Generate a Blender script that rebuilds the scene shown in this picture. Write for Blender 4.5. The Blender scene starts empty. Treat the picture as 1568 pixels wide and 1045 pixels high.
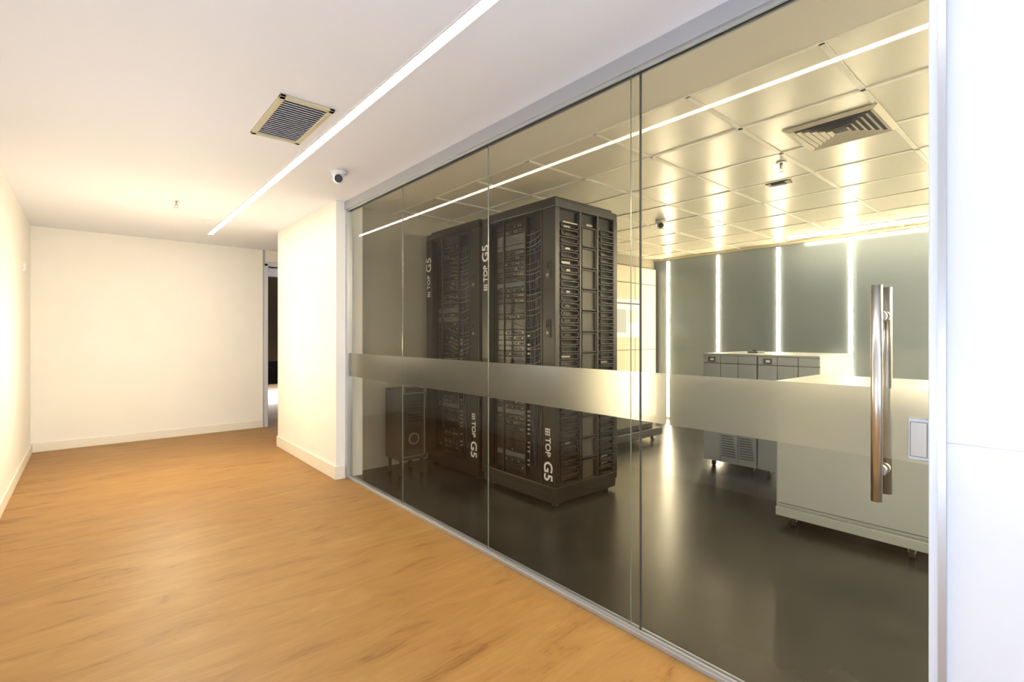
import bpy, bmesh, math, random
from mathutils import Vector, Matrix
random.seed(4)
S=bpy.context.scene
COL=S.collection

# ---------------- materials ----------------
def mat(name,color=(.8,.8,.8),rough=.5,metal=0,emit=None,es=0,spec=.5,noise=0,nscale=8,bump=0):
    m=bpy.data.materials.new(name); m.use_nodes=True
    nt=m.node_tree; b=nt.nodes['Principled BSDF']
    b.inputs['Base Color'].default_value=(*color,1)
    b.inputs['Roughness'].default_value=rough
    b.inputs['Metallic'].default_value=metal
    b.inputs['Specular IOR Level'].default_value=spec
    if emit:
        b.inputs['Emission Color'].default_value=(*emit,1)
        b.inputs['Emission Strength'].default_value=es
    if noise or bump:
        tc=nt.nodes.new('ShaderNodeTexCoord')
        n=nt.nodes.new('ShaderNodeTexNoise'); n.inputs['Scale'].default_value=nscale; n.inputs['Detail'].default_value=6
        nt.links.new(tc.outputs['Object'],n.inputs['Vector'])
        if noise:
            r=nt.nodes.new('ShaderNodeValToRGB')
            r.color_ramp.elements[0].position=.3; r.color_ramp.elements[1].position=.7
            r.color_ramp.elements[0].color=(*[c*(1-noise) for c in color],1)
            r.color_ramp.elements[1].color=(*[min(1,c*(1+noise)) for c in color],1)
            nt.links.new(n.outputs['Fac'],r.inputs['Fac']); nt.links.new(r.outputs['Color'],b.inputs['Base Color'])
        if bump:
            bp=nt.nodes.new('ShaderNodeBump'); bp.inputs['Strength'].default_value=bump; bp.inputs['Distance'].default_value=.01
            nt.links.new(n.outputs['Fac'],bp.inputs['Height']); nt.links.new(bp.outputs['Normal'],b.inputs['Normal'])
    return m

def wood_mat():
    m=bpy.data.materials.new('vinyl_wood'); m.use_nodes=True
    nt=m.node_tree; b=nt.nodes['Principled BSDF']; L=nt.links
    tc=nt.nodes.new('ShaderNodeTexCoord')
    mp=nt.nodes.new('ShaderNodeMapping'); mp.inputs['Scale'].default_value=(1.6,7,1)
    mp.inputs['Rotation'].default_value=(0,0,.05)
    L.new(tc.outputs['Object'],mp.inputs['Vector'])
    n1=nt.nodes.new('ShaderNodeTexNoise'); n1.inputs['Scale'].default_value=1.3; n1.inputs['Detail'].default_value=8; n1.inputs['Roughness'].default_value=.68; n1.inputs['Distortion'].default_value=.9
    L.new(mp.outputs[0],n1.inputs['Vector'])
    mp2=nt.nodes.new('ShaderNodeMapping'); mp2.inputs['Scale'].default_value=(5,60,1)
    L.new(tc.outputs['Object'],mp2.inputs['Vector'])
    n2=nt.nodes.new('ShaderNodeTexNoise'); n2.inputs['Scale'].default_value=1.6; n2.inputs['Detail'].default_value=4
    L.new(mp2.outputs[0],n2.inputs['Vector'])
    mx=nt.nodes.new('ShaderNodeMath'); mx.operation='MULTIPLY_ADD'; mx.inputs[1].default_value=.24
    L.new(n2.outputs['Fac'],mx.inputs[0]); L.new(n1.outputs['Fac'],mx.inputs[2])
    r=nt.nodes.new('ShaderNodeValToRGB'); e=r.color_ramp.elements
    e[0].position=.42; e[0].color=(.21,.094,.024,1)
    e[1].position=.84; e[1].color=(.385,.22,.068,1)
    k=e.new(.53); k.color=(.305,.155,.042,1)
    k=e.new(.67); k.color=(.34,.18,.051,1)
    L.new(mx.outputs[0],r.inputs['Fac']); L.new(r.outputs['Color'],b.inputs['Base Color'])
    b.inputs['Roughness'].default_value=.5
    b.inputs['Specular IOR Level'].default_value=.35
    bp=nt.nodes.new('ShaderNodeBump'); bp.inputs['Strength'].default_value=.05
    L.new(mx.outputs[0],bp.inputs['Height']); L.new(bp.outputs[0],b.inputs['Normal'])
    return m

def glass_mat(name,tint=(.835,.825,.765),r0=.035,g=.5):
    m=bpy.data.materials.new(name); m.use_nodes=True
    nt=m.node_tree; nt.nodes.clear(); L=nt.links
    o=nt.nodes.new('ShaderNodeOutputMaterial'); mx=nt.nodes.new('ShaderNodeMixShader')
    t=nt.nodes.new('ShaderNodeBsdfTransparent'); t.inputs[0].default_value=(*tint,1)
    gl=nt.nodes.new('ShaderNodeBsdfGlossy'); gl.inputs['Roughness'].default_value=0
    lw=nt.nodes.new('ShaderNodeLayerWeight'); lw.inputs['Blend'].default_value=.5
    p=nt.nodes.new('ShaderNodeMath'); p.operation='POWER'; p.inputs[1].default_value=5
    mm=nt.nodes.new('ShaderNodeMath'); mm.operation='MULTIPLY_ADD'; mm.inputs[1].default_value=g; mm.inputs[2].default_value=r0; mm.use_clamp=True
    L.new(lw.outputs['Facing'],p.inputs[0]); L.new(p.outputs[0],mm.inputs[0])
    L.new(mm.outputs[0],mx.inputs[0]); L.new(t.outputs[0],mx.inputs[1]); L.new(gl.outputs[0],mx.inputs[2]); L.new(mx.outputs[0],o.inputs[0])
    return m

def film_mat():
    m=bpy.data.materials.new('frosted_film'); m.use_nodes=True
    nt=m.node_tree; nt.nodes.clear(); L=nt.links
    o=nt.nodes.new('ShaderNodeOutputMaterial')
    t=nt.nodes.new('ShaderNodeBsdfTransparent'); t.inputs[0].default_value=(.9,.9,.88,1)
    tr=nt.nodes.new('ShaderNodeBsdfRefraction'); tr.inputs['Color'].default_value=(.93,.91,.87,1); tr.inputs['Roughness'].default_value=.6; tr.inputs['IOR'].default_value=1.18
    tl=nt.nodes.new('ShaderNodeBsdfTranslucent'); tl.inputs[0].default_value=(.8,.79,.75,1)
    d=nt.nodes.new('ShaderNodeBsdfGlossy'); d.inputs[0].default_value=(.6,.6,.58,1); d.inputs['Roughness'].default_value=.3
    a=nt.nodes.new('ShaderNodeMixShader'); a.inputs[0].default_value=.72
    b=nt.nodes.new('ShaderNodeMixShader'); b.inputs[0].default_value=.08
    c=nt.nodes.new('ShaderNodeMixShader'); c.inputs[0].default_value=.06
    L.new(t.outputs[0],a.inputs[1]); L.new(tr.outputs[0],a.inputs[2]); L.new(a.outputs[0],b.inputs[1]); L.new(tl.outputs[0],b.inputs[2])
    L.new(b.outputs[0],c.inputs[1]); L.new(d.outputs[0],c.inputs[2]); L.new(c.outputs[0],o.inputs[0])
    return m

WALL=mat('wall_paint',(.88,.86,.80),.6,noise=.015,nscale=3)
WALLR=mat('wall_panel_white',(.66,.68,.71),.35,noise=.015,nscale=1.5)
CEIL=mat('ceiling_paint',(.79,.815,.89),.7)
WOOD=wood_mat()
CONC=mat('dark_resin_floor',(.022,.022,.0205),.26,noise=.6,nscale=1.9,bump=.02,spec=.4)
TILE=mat('ceiling_tile',(.84,.80,.67),.27,noise=.03,nscale=2,spec=.65)
TBAR=mat('ceiling_tbar',(.9,.88,.78),.4)
SOFF=mat('soffit_paint',(.80,.77,.68),.6)
BASE=mat('baseboard_paint',(.84,.79,.68),.4)
ALU=mat('aluminium',(.50,.525,.56),.35,.7)
ALUW=mat('white_profile',(.62,.67,.76),.3,.1)
STEEL=mat('brushed_steel',(.62,.6,.56),.28,1)
DARK=mat('gasket_dark',(.03,.03,.03),.6)
GLASS=glass_mat('clear_glass')
EDGE=mat('glass_edge',(.12,.14,.12),.2)
FILM=film_mat()
LED=mat('led_strip',(1,1,1),.5,emit=(1,.95,.88),es=30)
LEDW=mat('led_wall_strip',(1,1,1),.5,emit=(1,.85,.58),es=58)
LEDFILL=mat('led_fill_bar',(1,1,1),.5,emit=(1,.88,.64),es=105)  # emission for the added bars out of view
BACKG=mat('dark_back_glass',(.21,.25,.29),.13,.25,spec=.7)
BLACK=mat('rack_black',(.007,.0065,.006),.33)
BLACK2=mat('rack_inner',(.003,.003,.003),.6)
RGREY=mat('rack_grey',(.036,.031,.024),.4,.3)
RMID=mat('rack_panel',(.04,.033,.022),.45)
RLITE=mat('rack_silver',(.30,.28,.24),.35,.5)
CABLE=mat('patch_cable',(.20,.19,.17),.5)
CABLEB=mat('patch_cable_blue',(.05,.08,.14),.5)
WHITE=mat('logo_white',(.8,.8,.77),.5)
CAB=mat('cabinet_grey',(.40,.435,.46),.4,.1)
CABD=mat('cabinet_dark',(.10,.105,.11),.4)
CABB=mat('cabinet_beige',(.58,.56,.49),.4)
RUB=mat('rubber',(.03,.03,.03),.6)
PLAS=mat('white_plastic',(.82,.82,.82),.35)
LENS=mat('lens_black',(.01,.01,.01),.08)
VENT=mat('vent_grey',(.5,.53,.57),.45,.2)
VFR=mat('vent_frame',(.54,.5,.34),.5)
CREAM=mat('cream_laminate',(.60,.55,.41),.4)
FARW=mat('server_wall_paint',(.36,.33,.26),.5)
PAPER=mat('paper_white',(.9,.9,.9),.6)
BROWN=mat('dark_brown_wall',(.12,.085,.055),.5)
UNIT=mat('power_unit_grey',(.035,.033,.03),.4,.2)
UNITL=mat('power_unit_trim',(.16,.15,.13),.4,.3)

# ---------------- mesh builder ----------------
class MB:
    def __init__(s): s.bm=bmesh.new(); s.mats=[]
    def mi(s,m):
        if m not in s.mats: s.mats.append(m)
        return s.mats.index(m)
    def box(s,x0,x1,y0,y1,z0,z1,m,bev=0,rot=None):
        r=bmesh.ops.create_cube(s.bm,size=1)
        vs=r['verts']; c=Vector(((x0+x1)/2,(y0+y1)/2,(z0+z1)/2))
        M=Matrix.Diagonal((abs(x1-x0),abs(y1-y0),abs(z1-z0),1))
        if rot: M=rot.to_4x4()@M
        bmesh.ops.transform(s.bm,matrix=Matrix.Translation(c)@M,verts=vs)
        fs=set(f for v in vs for f in v.link_faces)
        if bev:
            es=list(set(e for v in vs for e in v.link_edges))
            rr=bmesh.ops.bevel(s.bm,geom=es,offset=bev,segments=2,affect='EDGES',profile=.5)
            fs=set(rr['faces'])|set(f for f in fs if f.is_valid)
            vv=set(v for f in fs for v in f.verts)
            fs=set(f for v in vv for f in v.link_faces)
        i=s.mi(m)
        for f in fs: f.material_index=i
        return s
    def cyl(s,p0,p1,r,m,seg=20,r2=None):
        p0=Vector(p0);p1=Vector(p1); d=p1-p0
        q=d.to_track_quat('Z','Y').to_matrix().to_4x4()
        rr=bmesh.ops.create_cone(s.bm,cap_ends=True,segments=seg,radius1=r,radius2=r if r2 is None else r2,depth=d.length)
        vs=rr['verts']; bmesh.ops.transform(s.bm,matrix=Matrix.Translation((p0+p1)/2)@q,verts=vs)
        i=s.mi(m)
        for f in set(f for v in vs for f in v.link_faces): f.material_index=i; f.smooth=len(f.verts)==4
        return s
    def sph(s,c,r,m,sc=(1,1,1)):
        rr=bmesh.ops.create_uvsphere(s.bm,u_segments=24,v_segments=14,radius=r)
        vs=rr['verts']; bmesh.ops.transform(s.bm,matrix=Matrix.Translation(c)@Matrix.Diagonal((*sc,1)),verts=vs)
        i=s.mi(m)
        for f in set(f for v in vs for f in v.link_faces): f.material_index=i; f.smooth=True
        return s
    def ring(s,cx,cz,w,h,t,y0,y1,m,r=.012,seg=4):
        def loop(w,h,r):
            pts=[]
            for (sx,sz,a0) in ((1,1,0),(-1,1,90),(-1,-1,180),(1,-1,270)):
                for k in range(seg+1):
                    a=math.radians(a0+90*k/seg)
                    pts.append((cx+sx*(w/2-r)+r*math.cos(a),cz+sz*(h/2-r)+r*math.sin(a)))
            return pts
        o=loop(w,h,r); n=loop(w-2*t,h-2*t,max(r-t,.002)); N=len(o)
        A=[s.bm.verts.new((x,y0,z)) for x,z in o]; B=[s.bm.verts.new((x,y0,z)) for x,z in n]
        C=[s.bm.verts.new((x,y1,z)) for x,z in o]; D=[s.bm.verts.new((x,y1,z)) for x,z in n]
        i=s.mi(m)
        for k in range(N):
            j=(k+1)%N
            for q in ((A[k],A[j],B[j],B[k]),(A[k],C[k],C[j],A[j]),(B[k],B[j],D[j],D[k])):
                f=s.bm.faces.new(q); f.material_index=i
        return s
    def tube(s,pts,r,m,seg=6):
        pts=[Vector(p) for p in pts]; rings=[]
        i=s.mi(m)
        for k,p in enumerate(pts):
            d=(pts[min(k+1,len(pts)-1)]-pts[max(k-1,0)]).normalized()
            q=d.to_track_quat('Z','Y')
            rings.append([s.bm.verts.new(p+q@Vector((r*math.cos(a),r*math.sin(a),0))) for a in [2*math.pi*j/seg for j in range(seg)]])
        for a,b in zip(rings,rings[1:]):
            for j in range(seg):
                f=s.bm.faces.new((a[j],a[(j+1)%seg],b[(j+1)%seg],b[j])); f.material_index=i; f.smooth=True
        return s
    def done(s,name,loc=(0,0,0),parent=None,world=True):
        if world: bmesh.ops.translate(s.bm,vec=-Vector(loc),verts=s.bm.verts)
        me=bpy.data.meshes.new(name); s.bm.normal_update(); s.bm.to_mesh(me); s.bm.free()
        for m in s.mats: me.materials.append(m)
        o=bpy.data.objects.new(name,me); COL.objects.link(o); o.location=loc
        if parent: 
            o.parent=parent; o.location=Vector(loc)-parent.location if world else Vector(loc)
        return o
def B(name,x0,x1,y0,y1,z0,z1,m,bev=0,parent=None):
    return MB().box(x0,x1,y0,y1,z0,z1,m,bev).done(name,((x0+x1)/2,(y0+y1)/2,z0),parent)

H=2.53
# ---------------- room shell ----------------
f=MB(); f.box(-.49,1.81,-2.5,11,-.1,0,WOOD); f.box(1.81,4.2,6.23,11,-.1,0,WOOD); f.done('floor')
B('floor_server_room',1.81,6.95,-2,4.55,-.1,0,CONC)
c=MB(); c.box(-.6,1.81,-2.6,11,H,H+.1,CEIL); c.box(1.81,4.2,6.23,11,H,H+.1,CEIL); c.done('ceiling')
B('wall_left',-.6,-.49,-2.6,11,-.1,H,WALL)
w=MB(); w.box(-.49,1.95,7.65,7.77,0,H,WALL); w.box(1.95,2.85,7.65,7.77,2.3,H,WALL); w.box(2.85,4.2,7.65,7.77,0,H,WALL); w.done('wall_back')
w=MB(); w.box(1.70,1.95,4.42,6.23,0,H,WALL); w.box(1.95,4.2,6.1,6.23,0,H,WALL); w.done('wall_column')
B('wall_server_far',1.95,6.95,4.55,4.65,0,2.6,FARW)
B('wall_server_back',6.95,7.05,-2.1,4.65,0,2.6,BACKG)
B('wall_server_near',1.95,6.95,-2.1,-2,0,2.6,WALL)
w=MB(); w.box(1.785,1.95,-2.6,.252,0,1.004,WALLR,.002); w.box(1.787,1.95,-2.6,.252,1.004,1.007,WALLR); w.box(1.785,1.95,-2.6,.252,1.007,H,WALLR,.002); w.done('wall_right')
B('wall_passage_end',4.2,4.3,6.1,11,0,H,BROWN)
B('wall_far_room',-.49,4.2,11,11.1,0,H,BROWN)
w=MB(); w.box(-.49,1.785,-2.6,-2.5,0,.25,WALL); w.box(-.49,1.785,-2.6,-2.5,2.4,H,WALL)
w.box(-.49,-.35,-2.6,-2.5,.25,2.4,WALL); w.box(1.65,1.785,-2.6,-2.5,.25,2.4,WALL); w.done('wall_entry')
w=MB()
for (a,b,c0,d) in ((-.35,-.31,.25,2.4),(1.61,1.65,.25,2.4),(.63,.67,.25,2.4)): w.box(a,b,-2.58,-2.52,c0,d,ALUW)
w.box(-.35,1.65,-2.58,-2.52,.25,.29,ALUW); w.box(-.35,1.65,-2.58,-2.52,2.36,2.4,ALUW); w.done('fill_window_1')  # unseen window added behind the camera to let in cool fill light
# baseboards
B('baseboard_left',-.49,-.475,-2.5,7.65,0,.1,BASE,.003)
B('baseboard_back',-.475,1.90,7.635,7.65,0,.1,BASE,.003)
w=MB(); w.box(1.685,1.70,4.42,6.23,0,.12,BASE,.003); w.box(1.685,1.775,4.405,4.42,0,.12,BASE,.003); w.done('baseboard_column')
# doorway to far room
w=MB(); w.box(1.90,1.95,7.62,7.78,0,2.34,ALUW,.004); w.box(2.85,2.9,7.62,7.78,0,2.34,ALUW,.004); w.box(1.90,2.9,7.62,7.78,2.3,2.36,ALUW,.004)
w.done('trim_1')
B('trim_2',1.885,1.90,7.625,7.65,0,H,ALU)
B('led_floor_light',1.7,4.1,10.9,10.99,.02,.14,LED)
w=MB(); w.box(1.9,3.3,10.1,10.5,.38,.46,DARK,.01)
for x in (1.95,3.2):
    for y in (10.13,10.42): w.box(x,x+.05,y,y+.05,0,.38,DARK)
w.box(1.9,3.3,10.5,10.56,.38,.8,DARK,.01)
w.done('waiting_bench')

# server room ceiling : soffit + tile grid
so=MB(); so.box(1.81,2.33,-2.0,4.55,H,H+.1,SOFF); so.done('ceiling_soffit')
g=MB(); g.box(2.33,6.95,-2,4.55,2.555,2.62,TBAR)
gx=[2.33+.6*i for i in range(9)]; gy=[.72+.61*i for i in range(-5,8)]
for x in gx:
    if x<6.95: g.box(x-.012,x+.012,-2,4.55,2.528,2.55,TBAR)
for y in gy:
    if -2<y<4.55: g.box(2.33,6.95,y-.012,y+.012,2.528,2.55,TBAR)
for i in range(8):
    for j in range(-5,7):
        x0=2.33+.6*i+.014; x1=min(x0+.572,6.95); y0=max(.72+.61*j+.014,-2); y1=min(.72+.61*j+.596,4.55)
        if x1-x0<.1 or y1-y0<.05 or y0>4.5: continue
        R=Matrix.Rotation(random.uniform(-.009,.009),3,'X')@Matrix.Rotation(random.uniform(-.009,.009),3,'Y')
        g.box(x0,x1,y0,y1,2.533,2.55,TILE,rot=R)
g.done('ceiling_server_room')

# ---------------- corridor ceiling items ----------------
w=MB(); w.box(1.087,1.133,-2.4,6.85,2.526,2.53,LED)
w.box(1.08,1.087,-2.4,6.855,2.525,2.53,PLAS); w.box(1.133,1.14,-2.4,6.855,2.525,2.53,PLAS); w.box(1.08,1.14,6.85,6.855,2.521,2.53,PLAS)
w.done('linear_fill_light')
v=MB(); x0,x1,y0,y1=.735,1.015,2.65,3.26
v.box(x0,x1,y0,y0+.03,2.515,2.53,VFR,.003); v.box(x0,x1,y1-.03,y1,2.515,2.53,VFR,.003)
v.box(x0,x0+.03,y0,y1,2.515,2.53,VFR,.003); v.box(x1-.03,x1,y0,y1,2.515,2.53,VFR,.003)
v.box(x0+.03,x1-.03,y0+.03,y1-.03,2.528,2.53,mat('vent_inside',(.16,.165,.18),.7))
n=20
for i in range(n):
    yy=y0+.04+(y1-y0-.08)*i/(n-1)
    v.box(x0+.028,x1-.028,yy-.010,yy+.010,2.520,2.5225,VENT,rot=Matrix.Rotation(.3,3,'X'))
v.done('ceiling_air_vent',(.875,2.955,2.53))

def turret(name,x,y,s=1,mt=PLAS):
    m=MB(); m.cyl((x,y,H-.022*s),(x,y,H),.062*s,mt,32); m.cyl((x,y,H-.035*s),(x,y,H-.022*s),.045*s,mt,32,.058*s)
    m.sph((x,y,H-.058*s),.043*s,mt)
    d=Vector((-x,-y,-.9)).normalized(); c=Vector((x,y,H-.058*s))
    m.cyl(c+d*.030*s,c+d*.046*s,.030*s,LENS,24); m.cyl(c+d*.044*s,c+d*.05*s,.015*s,DARK,16)
    return m.done(name,(x,y,H))
turret('dome_security_camera',1.415,3.63,.95)
turret('dome_security_camera',4.62,2.94,.9)
def sprinkler(x,y,s=1,z=H):
    m=MB(); m.cyl((x,y,z-.006),(x,y,z),.028*s,PLAS,24); m.cyl((x,y,z-.04*s),(x,y,z-.006),.008*s,STEEL,12)
    m.cyl((x-.012*s,y,z-.06*s),(x-.012*s,y,z-.035*s),.002,STEEL,8);m.cyl((x+.012*s,y,z-.06*s),(x+.012*s,y,z-.035*s),.002,STEEL,8)
    m.box(x-.014*s,x+.014*s,y-.004,y+.004,z-.04*s,z-.035*s,STEEL)
    m.cyl((x,y,z-.063*s),(x,y,z-.06*s),.018*s,STEEL,16); m.done('fire_sprinkler',(x,y,z))
sprinkler(.606,5.38); sprinkler(3.72,1.40,1.2)
m=MB(); m.cyl((.95,6.1,H-.012),(.95,6.1,H),.05,PLAS,24); m.cyl((.95,6.1,H-.02),(.95,6.1,H-.012),.03,PLAS,24); m.done('smoke_detector',(.95,6.1,H))
m=MB(); x,y=4.2,1.60
m.box(x-.05,x+.05,y-.085,y+.085,H-.008,H,RGREY,.003); m.box(x-.03,x+.03,y-.05,y+.05,H-.016,H-.008,DARK,.004); m.done('ceiling_sensor',(x,y,H))
m=MB(); m.box(-.49,-.478,6.84,6.92,1.94,2.04,PLAS,.003); m.box(-.478,-.473,6.86,6.90,1.965,2.015,PLAS,.002); m.done('wall_switch',(-.49,6.88,1.98))

# 4-way diffuser
d=MB(); cx,cy=3.38,.945; hs=.24
DIFD=mat('diffuser_dark',(.06,.055,.045),.6)
DIF=mat('diffuser_metal',(.70,.64,.5),.4)
d.box(cx-hs+.03,cx+hs-.03,cy-hs+.03,cy+hs-.03,2.524,2.527,DIFD)
for k in range(7):
    s0=hs-.031*k; s1=s0-(.030 if k==0 else .019)
    i=d.mi(DIF)
    def q(s_,z_): return [d.bm.verts.new((cx+a*s_,cy+b*s_,z_)) for a,b in ((1,1),(-1,1),(-1,-1),(1,-1))]
    if k==0: A=q(s0,2.526);Bv=q(s1,2.512)
    else: A=q(s0,2.510);Bv=q(s1,2.521)
    for j in range(4):
        f=d.bm.faces.new((A[j],A[(j+1)%4],Bv[(j+1)%4],Bv[j])); f.material_index=i
d.done('ceiling_air_diffuser',(cx,cy,2.53))

# server room lights
for y in (4.29,3.474,2.65,1.83,1.01,.19,-.63,-1.45):
    m=MB(); m.box(6.936,6.944,y-.020,y+.020,.02,2.48,LEDW); m.box(6.944,6.95,y-.024,y+.024,.02,2.48,ALU)
    m.box(6.934,6.95,y-.026,y+.026,0,.02,ALU); m.box(6.934,6.95,y-.026,y+.026,2.48,2.49,ALU)
    m.done('vertical_led_light',(6.94,y,.0))
B('linear_fill_light',6.62,6.68,-1.9,2.42,2.515,2.53,LEDW)
m=MB()
for y in (-1.1,-.3):
    m.box(2.6,6.2,y-.04,y+.04,2.515,2.53,LEDFILL)  # unseen bars added to brighten the server room
m.done('linear_fill_light')
m=MB()
m.box(6.93,6.95,-2,4.55,2.50,2.53,CREAM); m.done('trim_3')

# ---------------- glass partition ----------------
XG=1.81
def pane(name,y0,y1,zt=2.445):
    p=MB(); p.bm.faces.new([p.bm.verts.new(v) for v in ((XG,y0,.03),(XG,y1,.03),(XG,y1,zt),(XG,y0,zt))]); p.mi(GLASS)
    o=p.done(name,(XG,(y0+y1)/2,.03))
    fl=MB(); fl.bm.faces.new([fl.bm.verts.new(v) for v in ((XG-.004,y0,.935),(XG-.004,y0,1.145),(XG-.004,y1,1.145),(XG-.004,y1,.935))]); fl.mi(FILM)
    fl.done('frosted_band',(XG-.004,(y0+y1)/2,.935),o)
    e=MB(); e.box(XG-.003,XG+.003,y0,y0+.002,.03,zt,EDGE); e.done('glass_edge',(XG,y0,.03),o)
    return o
pane('glass_partition_panel',3.375,4.40)
pane('glass_partition_panel',2.320,3.373)
pane('glass_partition_panel',1.254,2.318)
door=pane('glass_door',.285,1.248)
m=MB(); 
m.box(XG-.004,XG+.004,1.248,1.2515,.03,2.445,DARK)
m.box(XG-.003,XG+.003,1.301,1.3025,.03,2.445,EDGE)
m.done('door_seal',(XG,1.25,.03),door)
h=MB()
for sx in (-.055,.055):
    h.cyl((XG+sx,.398,.815),(XG+sx,.398,1.45),.0145,STEEL,24)
for z in (.90,1.36):
    h.cyl((XG-.055,.398,z),(XG+.055,.398,z),.009,STEEL,16)
    for sx in (-.018,.018): h.cyl((XG+sx-.008,.398,z),(XG+sx+.008,.398,z),.017,STEEL,20)
h.done('door_handle',(XG,.398,.815),door)
l=MB(); l.box(XG-.018,XG+.018,.283,.332,.945,1.065,CAB,.003); l.box(XG-.020,XG-.018,.288,.327,.955,1.055,RLITE,.002)
l.done('door_lock',(XG,.30,.945),door)
hd=MB(); hd.box(1.775,1.845,.252,4.42,2.455,2.53,ALU,.003); hd.box(1.79,1.80,.252,4.42,2.44,2.456,ALU); hd.box(1.82,1.83,.252,4.42,2.44,2.456,ALU); hd.box(1.80,1.82,.252,4.42,2.447,2.456,DARK)
hd.done('trim_4')
B('trim_5',1.785,1.835,4.375,4.42,.03,2.44,ALU,.002)
bt=MB(); bt.box(1.79,1.83,.252,4.42,0,.02,ALU,.002); bt.box(1.795,1.803,.252,4.42,.02,.032,ALU); bt.box(1.817,1.825,.252,4.42,.02,.032,ALU); bt.done('trim_6')
rf=MB(); rf.box(1.77,1.84,.252,.283,.03,2.44,ALUW,.003); rf.box(1.765,1.77,.245,.262,.03,2.44,ALU); rf.done('trim_7')

# ---------------- racks ----------------
def text(s,size,loc,mode,parent):
    cu=bpy.data.curves.new('logo_text','FONT'); cu.body=s; cu.size=size; cu.extrude=.001; cu.offset=size*.015
    o=bpy.data.objects.new('logo_text',cu); COL.objects.link(o); cu.materials.append(WHITE)
    if mode=='down': M=Matrix(((0,0,-1),(0,-1,0),(-1,0,0)))
    else: M=Matrix(((0,0,-1),(0,1,0),(1,0,0)))
    o.matrix_world=Matrix.Translation(loc)@M.to_4x4()
    bpy.context.view_layer.update()
    me=bpy.data.meshes.new_from_object(o.evaluated_get(bpy.context.evaluated_depsgraph_get()))
    t=bpy.data.objects.new('logo_text',me); COL.objects.link(t); t.matrix_world=o.matrix_world.copy()
    bpy.data.objects.remove(o)
    t.parent=parent; t.matrix_parent_inverse=Matrix.Translation(-parent.location); 
    return t
def rack(X,Y,W=.75,D=.90,HT=2.365,seed=1):
    rnd=random.Random(seed)
    r=MB()
    r.box(.01,W-.01,.01,D-.01,.03,.10,BLACK,.004)
    for x in (.07,W-.07):
        for y in (.07,D-.07): r.cyl((x,y,0),(x,y,.03),.025,RUB,16)
    r.box(0,W,0,D,.10,.16,BLACK,.006)
    r.box(0,W,0,D,HT-.09,HT-.03,BLACK,.008)
    r.box(.03,W-.03,.03,D-.03,HT-.03,HT,BLACK,.012)
    # posts
    r.box(0,.05,0,.135,.16,HT-.09,BLACK,.005)
    r.box(W-.05,W,0,.05,.16,HT-.09,BLACK,.004)
    r.box(0,.05,D-.09,D,.16,HT-.09,BLACK,.004)
    r.box(W-.05,W,D-.05,D,.16,HT-.09,BLACK,.004)
    # inner core and sides
    r.box(.10,W-.005,.06,D-.02,.16,HT-.09,BLACK2)
    r.box(.05,W-.05,D-.02,D-.005,.16,HT-.09,BLACK)
    # corridor face: equipment rows recessed
    z=.2; 
    while z<HT-.16:
        u=rnd.choice([1,1,1,2]); hh=.0445*u-.006
        t=rnd.random()
        mm=RGREY if t<.3 else (BLACK if t<.9 else CABD)
        r.box(.06,.105,.40,D-.14,z,z+hh,mm,.002)
        if t<.75:
            for k in range(rnd.randint(4,12)):
                yy=.42+k*.026
                r.box(.056,.061,yy,yy+.014,z+.010,z+.022,RLITE if rnd.random()<.4 else BLACK2)
        z+=.0445*u
    r.box(.05,.10,.385,.40,.16,HT-.09,RGREY,.003)
    r.box(.03,.06,.17,.185,.16,HT-.09,BLACK,.003)
    for i in range(26):
        zz=1.12+i*.041+rnd.uniform(-.008,.008)
        if rnd.random()<.12: continue
        sag=rnd.uniform(.012,.05)
        pts=[(.045+.02*math.sin(t*math.pi),.19+.34*t,zz-sag*math.sin(t*math.pi)) for t in [a/10 for a in range(11)]]
        r.tube(pts,.0032,CABLE if rnd.random()<.6 else CABLEB)
    for i in range(10):
        yy=.2+i*.016; pts=[(.07+rnd.uniform(-.01,.01),yy+.012*math.sin(t*7+i),.25+t*1.9) for t in [a/16 for a in range(17)]]
        r.tube(pts,.0045,CABLEB if i%3==0 else RGREY)
    for i in range(30):
        zz=.25+i*.036
        if rnd.random()<.25: continue
        r.box(.05,.058,.335,.36,zz,zz+.016,RLITE,.002)
        r.box(.05,.055,.36,.372,zz+.004,zz+.010,RGREY)
    for y in (.14,.60,D-.10): r.box(.0,.02,y,y+.018,.16,HT-.09,BLACK,.003)
    for z0 in (1.80,1.36):
        r.box(-.008,0,.045,.095,z0-.07,z0+.07,DARK,.003)
        r.box(-.016,-.008,.055,.085,z0+.01,z0+.06,BLACK2,.003); r.cyl((-.014,.07,z0-.035),(-.006,.07,z0-.035),.012,RLITE,16)
    # end face (y=0): cable finger columns
    r.box(.05,W-.05,.045,.06,.16,HT-.09,BLACK2)
    pz=.056; n=int((HT-.30)/pz)
    for i in range(n):
        zz=.19+i*pz
        r.ring(.165,zz,.20,.044,.005,.0,.03,RGREY,.018)
        r.ring(.615,zz,.17,.044,.005,.0,.03,RGREY,.018)
        if i%3==0 and i<n-2:
            r.ring(.39,zz+.05,.17,.155,.006,.0,.02,RGREY,.012)
            r.box(.315,.465,.02,.03,zz-.02,zz+.12,RMID)
        if rnd.random()<.45: r.box(.10+rnd.random()*.06,.20,.035,.045,zz-.008,zz+.006,RLITE if rnd.random()<.4 else RGREY)
        if rnd.random()<.25: r.box(.57,.66,.035,.045,zz-.008,zz+.004,RLITE if rnd.random()<.3 else RGREY)
    r.box(.275,.295,0,.045,.16,HT-.09,BLACK,.003); r.box(.485,.505,0,.045,.16,HT-.09,BLACK,.003)
    r.box(.08,.24,-.004,.0,HT-.20,HT-.19,RLITE)
    r.box(.35,.42,-.004,.0,HT-.19,HT-.175,RLITE)
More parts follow.
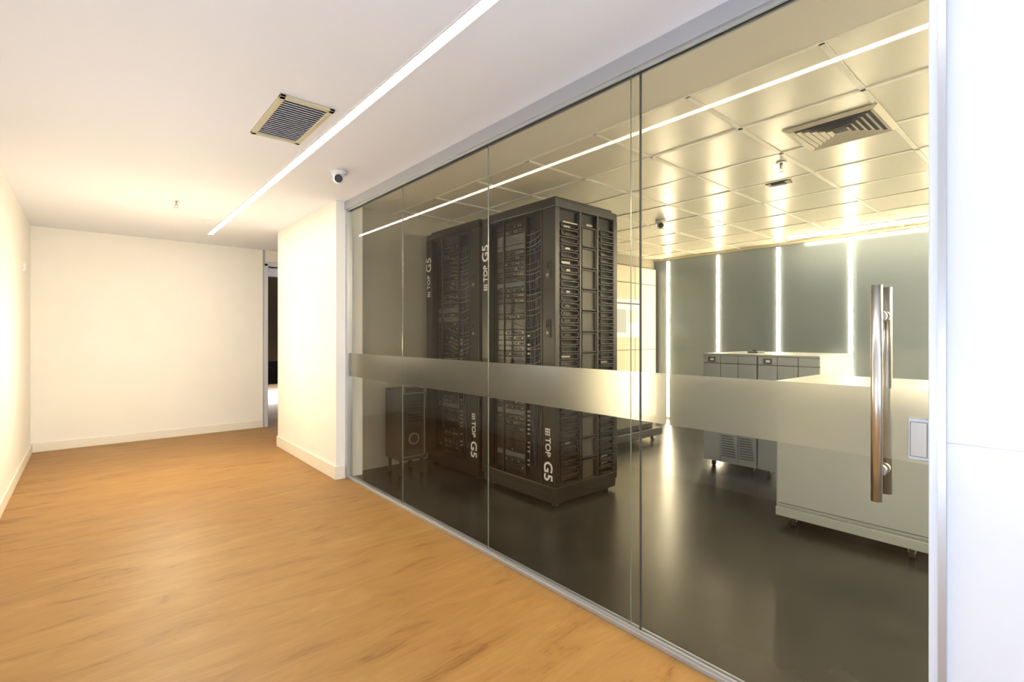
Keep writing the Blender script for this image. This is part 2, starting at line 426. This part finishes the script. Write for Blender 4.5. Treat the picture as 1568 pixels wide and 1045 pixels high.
    for a in range(3):
        for b in range(3):
            r.box(-.002,0.001,.055+a*.018,.067+a*.018,.545+b*.02,.558+b*.02,WHITE)
            r.box(-.002,0.001,D-.075+a*.018,D-.063+a*.018,1.70+b*.02,1.713+b*.02,WHITE)
    o=r.done('server_rack',(X,Y,0),world=False)
    text('TOP',.075,(X-.003,Y+.098,.53),'down',o)
    text('G5',.125,(X-.003,Y+.113,.35),'down',o)
    text('TOP',.075,(X-.003,Y+D-.075,1.775),'up',o)
    text('G5',.125,(X-.003,Y+D-.09,1.95),'up',o)
    return o
rack(2.645,2.58,seed=1)
rack(2.645,3.53,seed=5)

def castor(m,x,y,s=1):
    m.cyl((x,y-.012*s,.028*s),(x,y+.012*s,.028*s),.028*s,RUB,20)
    m.cyl((x,y-.014*s,.028*s),(x,y+.014*s,.028*s),.010*s,STEEL,12)
    m.box(x-.012*s,x+.02*s,y-.018*s,y-.014*s,.025*s,.062*s,STEEL); m.box(x-.012*s,x+.02*s,y+.014*s,y+.018*s,.025*s,.062*s,STEEL)
    m.box(x-.025*s,x+.03*s,y-.025*s,y+.025*s,.058*s,.066*s,STEEL)
def ups(X,Y0,Y1,D=.9,HT=1.13):
    m=MB(); m.box(X+.012,X+D,Y0+.003,Y1-.003,.065,HT-.02,CABB,.004)
    m.box(X,X+D+.004,Y0,Y1,HT-.02,HT,CAB,.005)
    m.box(X+.008,X+.014,Y0+.002,Y1-.002,.07,HT-.02,CABD)
    w=(Y1-Y0)/3
    for i in range(3):
        a=Y0+i*w+.003; b=Y0+(i+1)*w-.003
        m.box(X-.002,X+.010,a,b,.40,HT-.10,CAB,.003)
        m.box(X-.002,X+.010,a,b,.07,.395,CAB,.003)
        m.box(X-.002,X+.010,a,b,HT-.095,HT-.022,CAB,.003)
        m.box(X-.006,X-.002,a+.012,a+.02,.62,.74,CABD,.001)
        if i<2:
            for k in range(9):
                zz=.13+k*.024
                sh=(k/9)*((b-a)/2-.03)
                m.box(X-.005,X-.002,a+.015+sh*.6,b-.015,zz,zz+.010,CABD)
    m.box(X-.007,X-.002,Y1-w*.75,Y1-w*.3,HT-.085,HT-.035,CABD,.002); m.box(X-.009,X-.007,Y1-w*.65,Y1-w*.45,HT-.07,HT-.05,PAPER)
    for z in (.42,.80): m.box(X+.03,X+D-.03,Y0+.001,Y0+.0035,z,z+.004,CABD)
    for x in (X+.08,X+D-.08):
        for y in (Y0+.07,Y1-.07): castor(m,x,y)
    m.done('ups_cabinet',(X,(Y0+Y1)/2,0))
ups(4.70,1.985,2.505); ups(4.70,1.46,1.975)
# near low cabinet
m=MB(); X=3.62;Y0=.50;Y1=1.40
CABL=mat('cabinet_light',(.46,.48,.46),.38,.1)
m.box(X+.01,X+.85,Y0,Y1,.06,.965,CABL,.006); m.box(X-.005,X+.86,Y0-.005,Y1+.005,.965,.99,CABL,.005)
m.box(X,X+.012,Y0+.01,Y1-.01,.13,.93,CABL,.004)
m.box(X-.002,X+.01,Y0,Y1,.06,.12,CABL,.004)
m.box(X-.002,X,Y0+.02,Y1-.02,.15,.154,CABD)
for y in (Y1-.03,Y0+.03):
    for z in (.16,.5,.9): m.cyl((X-.003,y,z),(X,y,z),.006,STEEL,10)
for x in (X+.05,X+.78):
    for y in (1.30,.66): castor(m,x,y,1.05)
m.done('battery_cabinet',(X,.95,0))
m=MB(); m.box(5.0,5.16,2.1,2.2,1.13,1.15,CABD,.003); m.cyl((5.05,2.15,1.15),(5.05,2.15,1.165),.02,RUB,16); m.done('desk_alarm_box',(5.05,2.15,1.13))

m=MB(); m.box(4.15,5.45,3.45,4.2,.07,.16,BLACK,.006); m.box(4.25,5.35,3.52,4.13,.16,.22,BLACK2,.006)
for x in (4.25,5.35):
    for y in (3.52,4.12): castor(m,x,y,1.1)
m.done('equipment_dolly',(4.8,3.8,0))
# small metal cabinet left
m=MB(); a,b,c0,d0=2.17,2.45,4.10,4.40
m.box(a,b,c0,d0,.14,.80,UNIT,.006)
m.ring((a+b)/2,.47,.24,.60,.010,c0-.006,c0,UNITL,.03)
for k in range(7): m.box(a+.08,b-.05,c0-.004,c0,.50+k*.03,.512+k*.03,BLACK2)
m.box(a+.06,b-.06,c0-.004,c0,.24,.44,BLACK2); m.ring(a+.14,.34,.11,.11,.012,c0-.012,c0-.002,UNITL,.054,8)
m.box(a+.02,b-.02,c0-.03,c0-.022,.82,.835,UNITL,.002)
for x in (a+.03,b-.03): m.box(x-.006,x+.006,c0-.03,c0,.76,.835,UNITL)
for x in (a+.03,b-.03):
    for y in (c0+.04,d0-.04): m.box(x-.012,x+.012,y-.012,y+.012,0,.14,BLACK)
m.done('portable_power_unit',((a+b)/2,(c0+d0)/2,0))

# cream cupboard on far wall
m=MB()
m.box(5.2,6.93,4.50,4.55,0,2.38,BROWN,.004)
for (x0,x1) in ((5.21,5.765),(5.775,6.335),(6.345,6.90)):
    for (z0,z1) in ((.05,1.085),(1.095,2.105),(2.115,2.36)): m.box(x0,x1,4.485,4.50,z0,z1,CREAM,.003)
m.done('wall_storage_cabinet',(6.06,4.5,0))
m=MB(); m.box(5.80,6.46,4.472,4.484,1.28,1.78,PAPER,.002); m.box(5.80,6.46,4.470,4.484,1.80,1.86,PAPER,.002); m.box(5.80,6.46,4.474,4.484,1.78,1.80,DARK)
m.box(5.86,6.1,4.470,4.472,1.35,1.70,CAB); m.box(6.15,6.4,4.470,4.472,1.5,1.70,VENT)
m.done('notice_board',(6.15,4.48,1.28))

# ---------------- added fill lights (no fixtures) ----------------
def point(name,loc,e,col,r=0.0):
    l=bpy.data.lights.new(name,'POINT'); l.energy=e; l.color=col; l.shadow_soft_size=r
    o=bpy.data.objects.new(name,l); COL.objects.link(o); o.location=loc
point('corridor_fill_warm',(.55,5.5,1.2),58,(1,.85,.58))  # added point fill, warms the far walls and ceiling
point('corridor_fill_mid',(.4,3.2,1.1),18,(1,.95,.88))  # added point fill for mid corridor, no fitting here
point('corridor_fill_cool',(.2,.2,.9),50,(.68,.79,1))  # added cool point fill to lift the near ceiling

# ---------------- world + portal + camera ----------------
W=bpy.data.worlds.new('World'); S.world=W; W.use_nodes=True
bg=W.node_tree.nodes['Background']; bg.inputs[0].default_value=(.66,.79,1,1); bg.inputs[1].default_value=5
ld=bpy.data.lights.new('window_portal','AREA'); ld.shape='RECTANGLE'; ld.size=2.0; ld.size_y=2.15; ld.cycles.is_portal=True
lo=bpy.data.objects.new('window_portal',ld); COL.objects.link(lo); lo.location=(.65,-2.61,1.32)
lo.rotation_euler=(Vector((0,1,0))).to_track_quat('-Z','Z').to_euler()
cd=bpy.data.cameras.new('camera'); co=bpy.data.objects.new('camera',cd); COL.objects.link(co)
co.location=(0,0,1.3); co.rotation_euler=(math.radians(90),0,math.radians(-40.7))
cd.sensor_width=36; cd.lens=17.31; cd.shift_y=-.0048; cd.clip_start=.05
S.camera=co
S.view_settings.view_transform='Standard'; S.view_settings.look='None'; S.view_settings.exposure=-.03
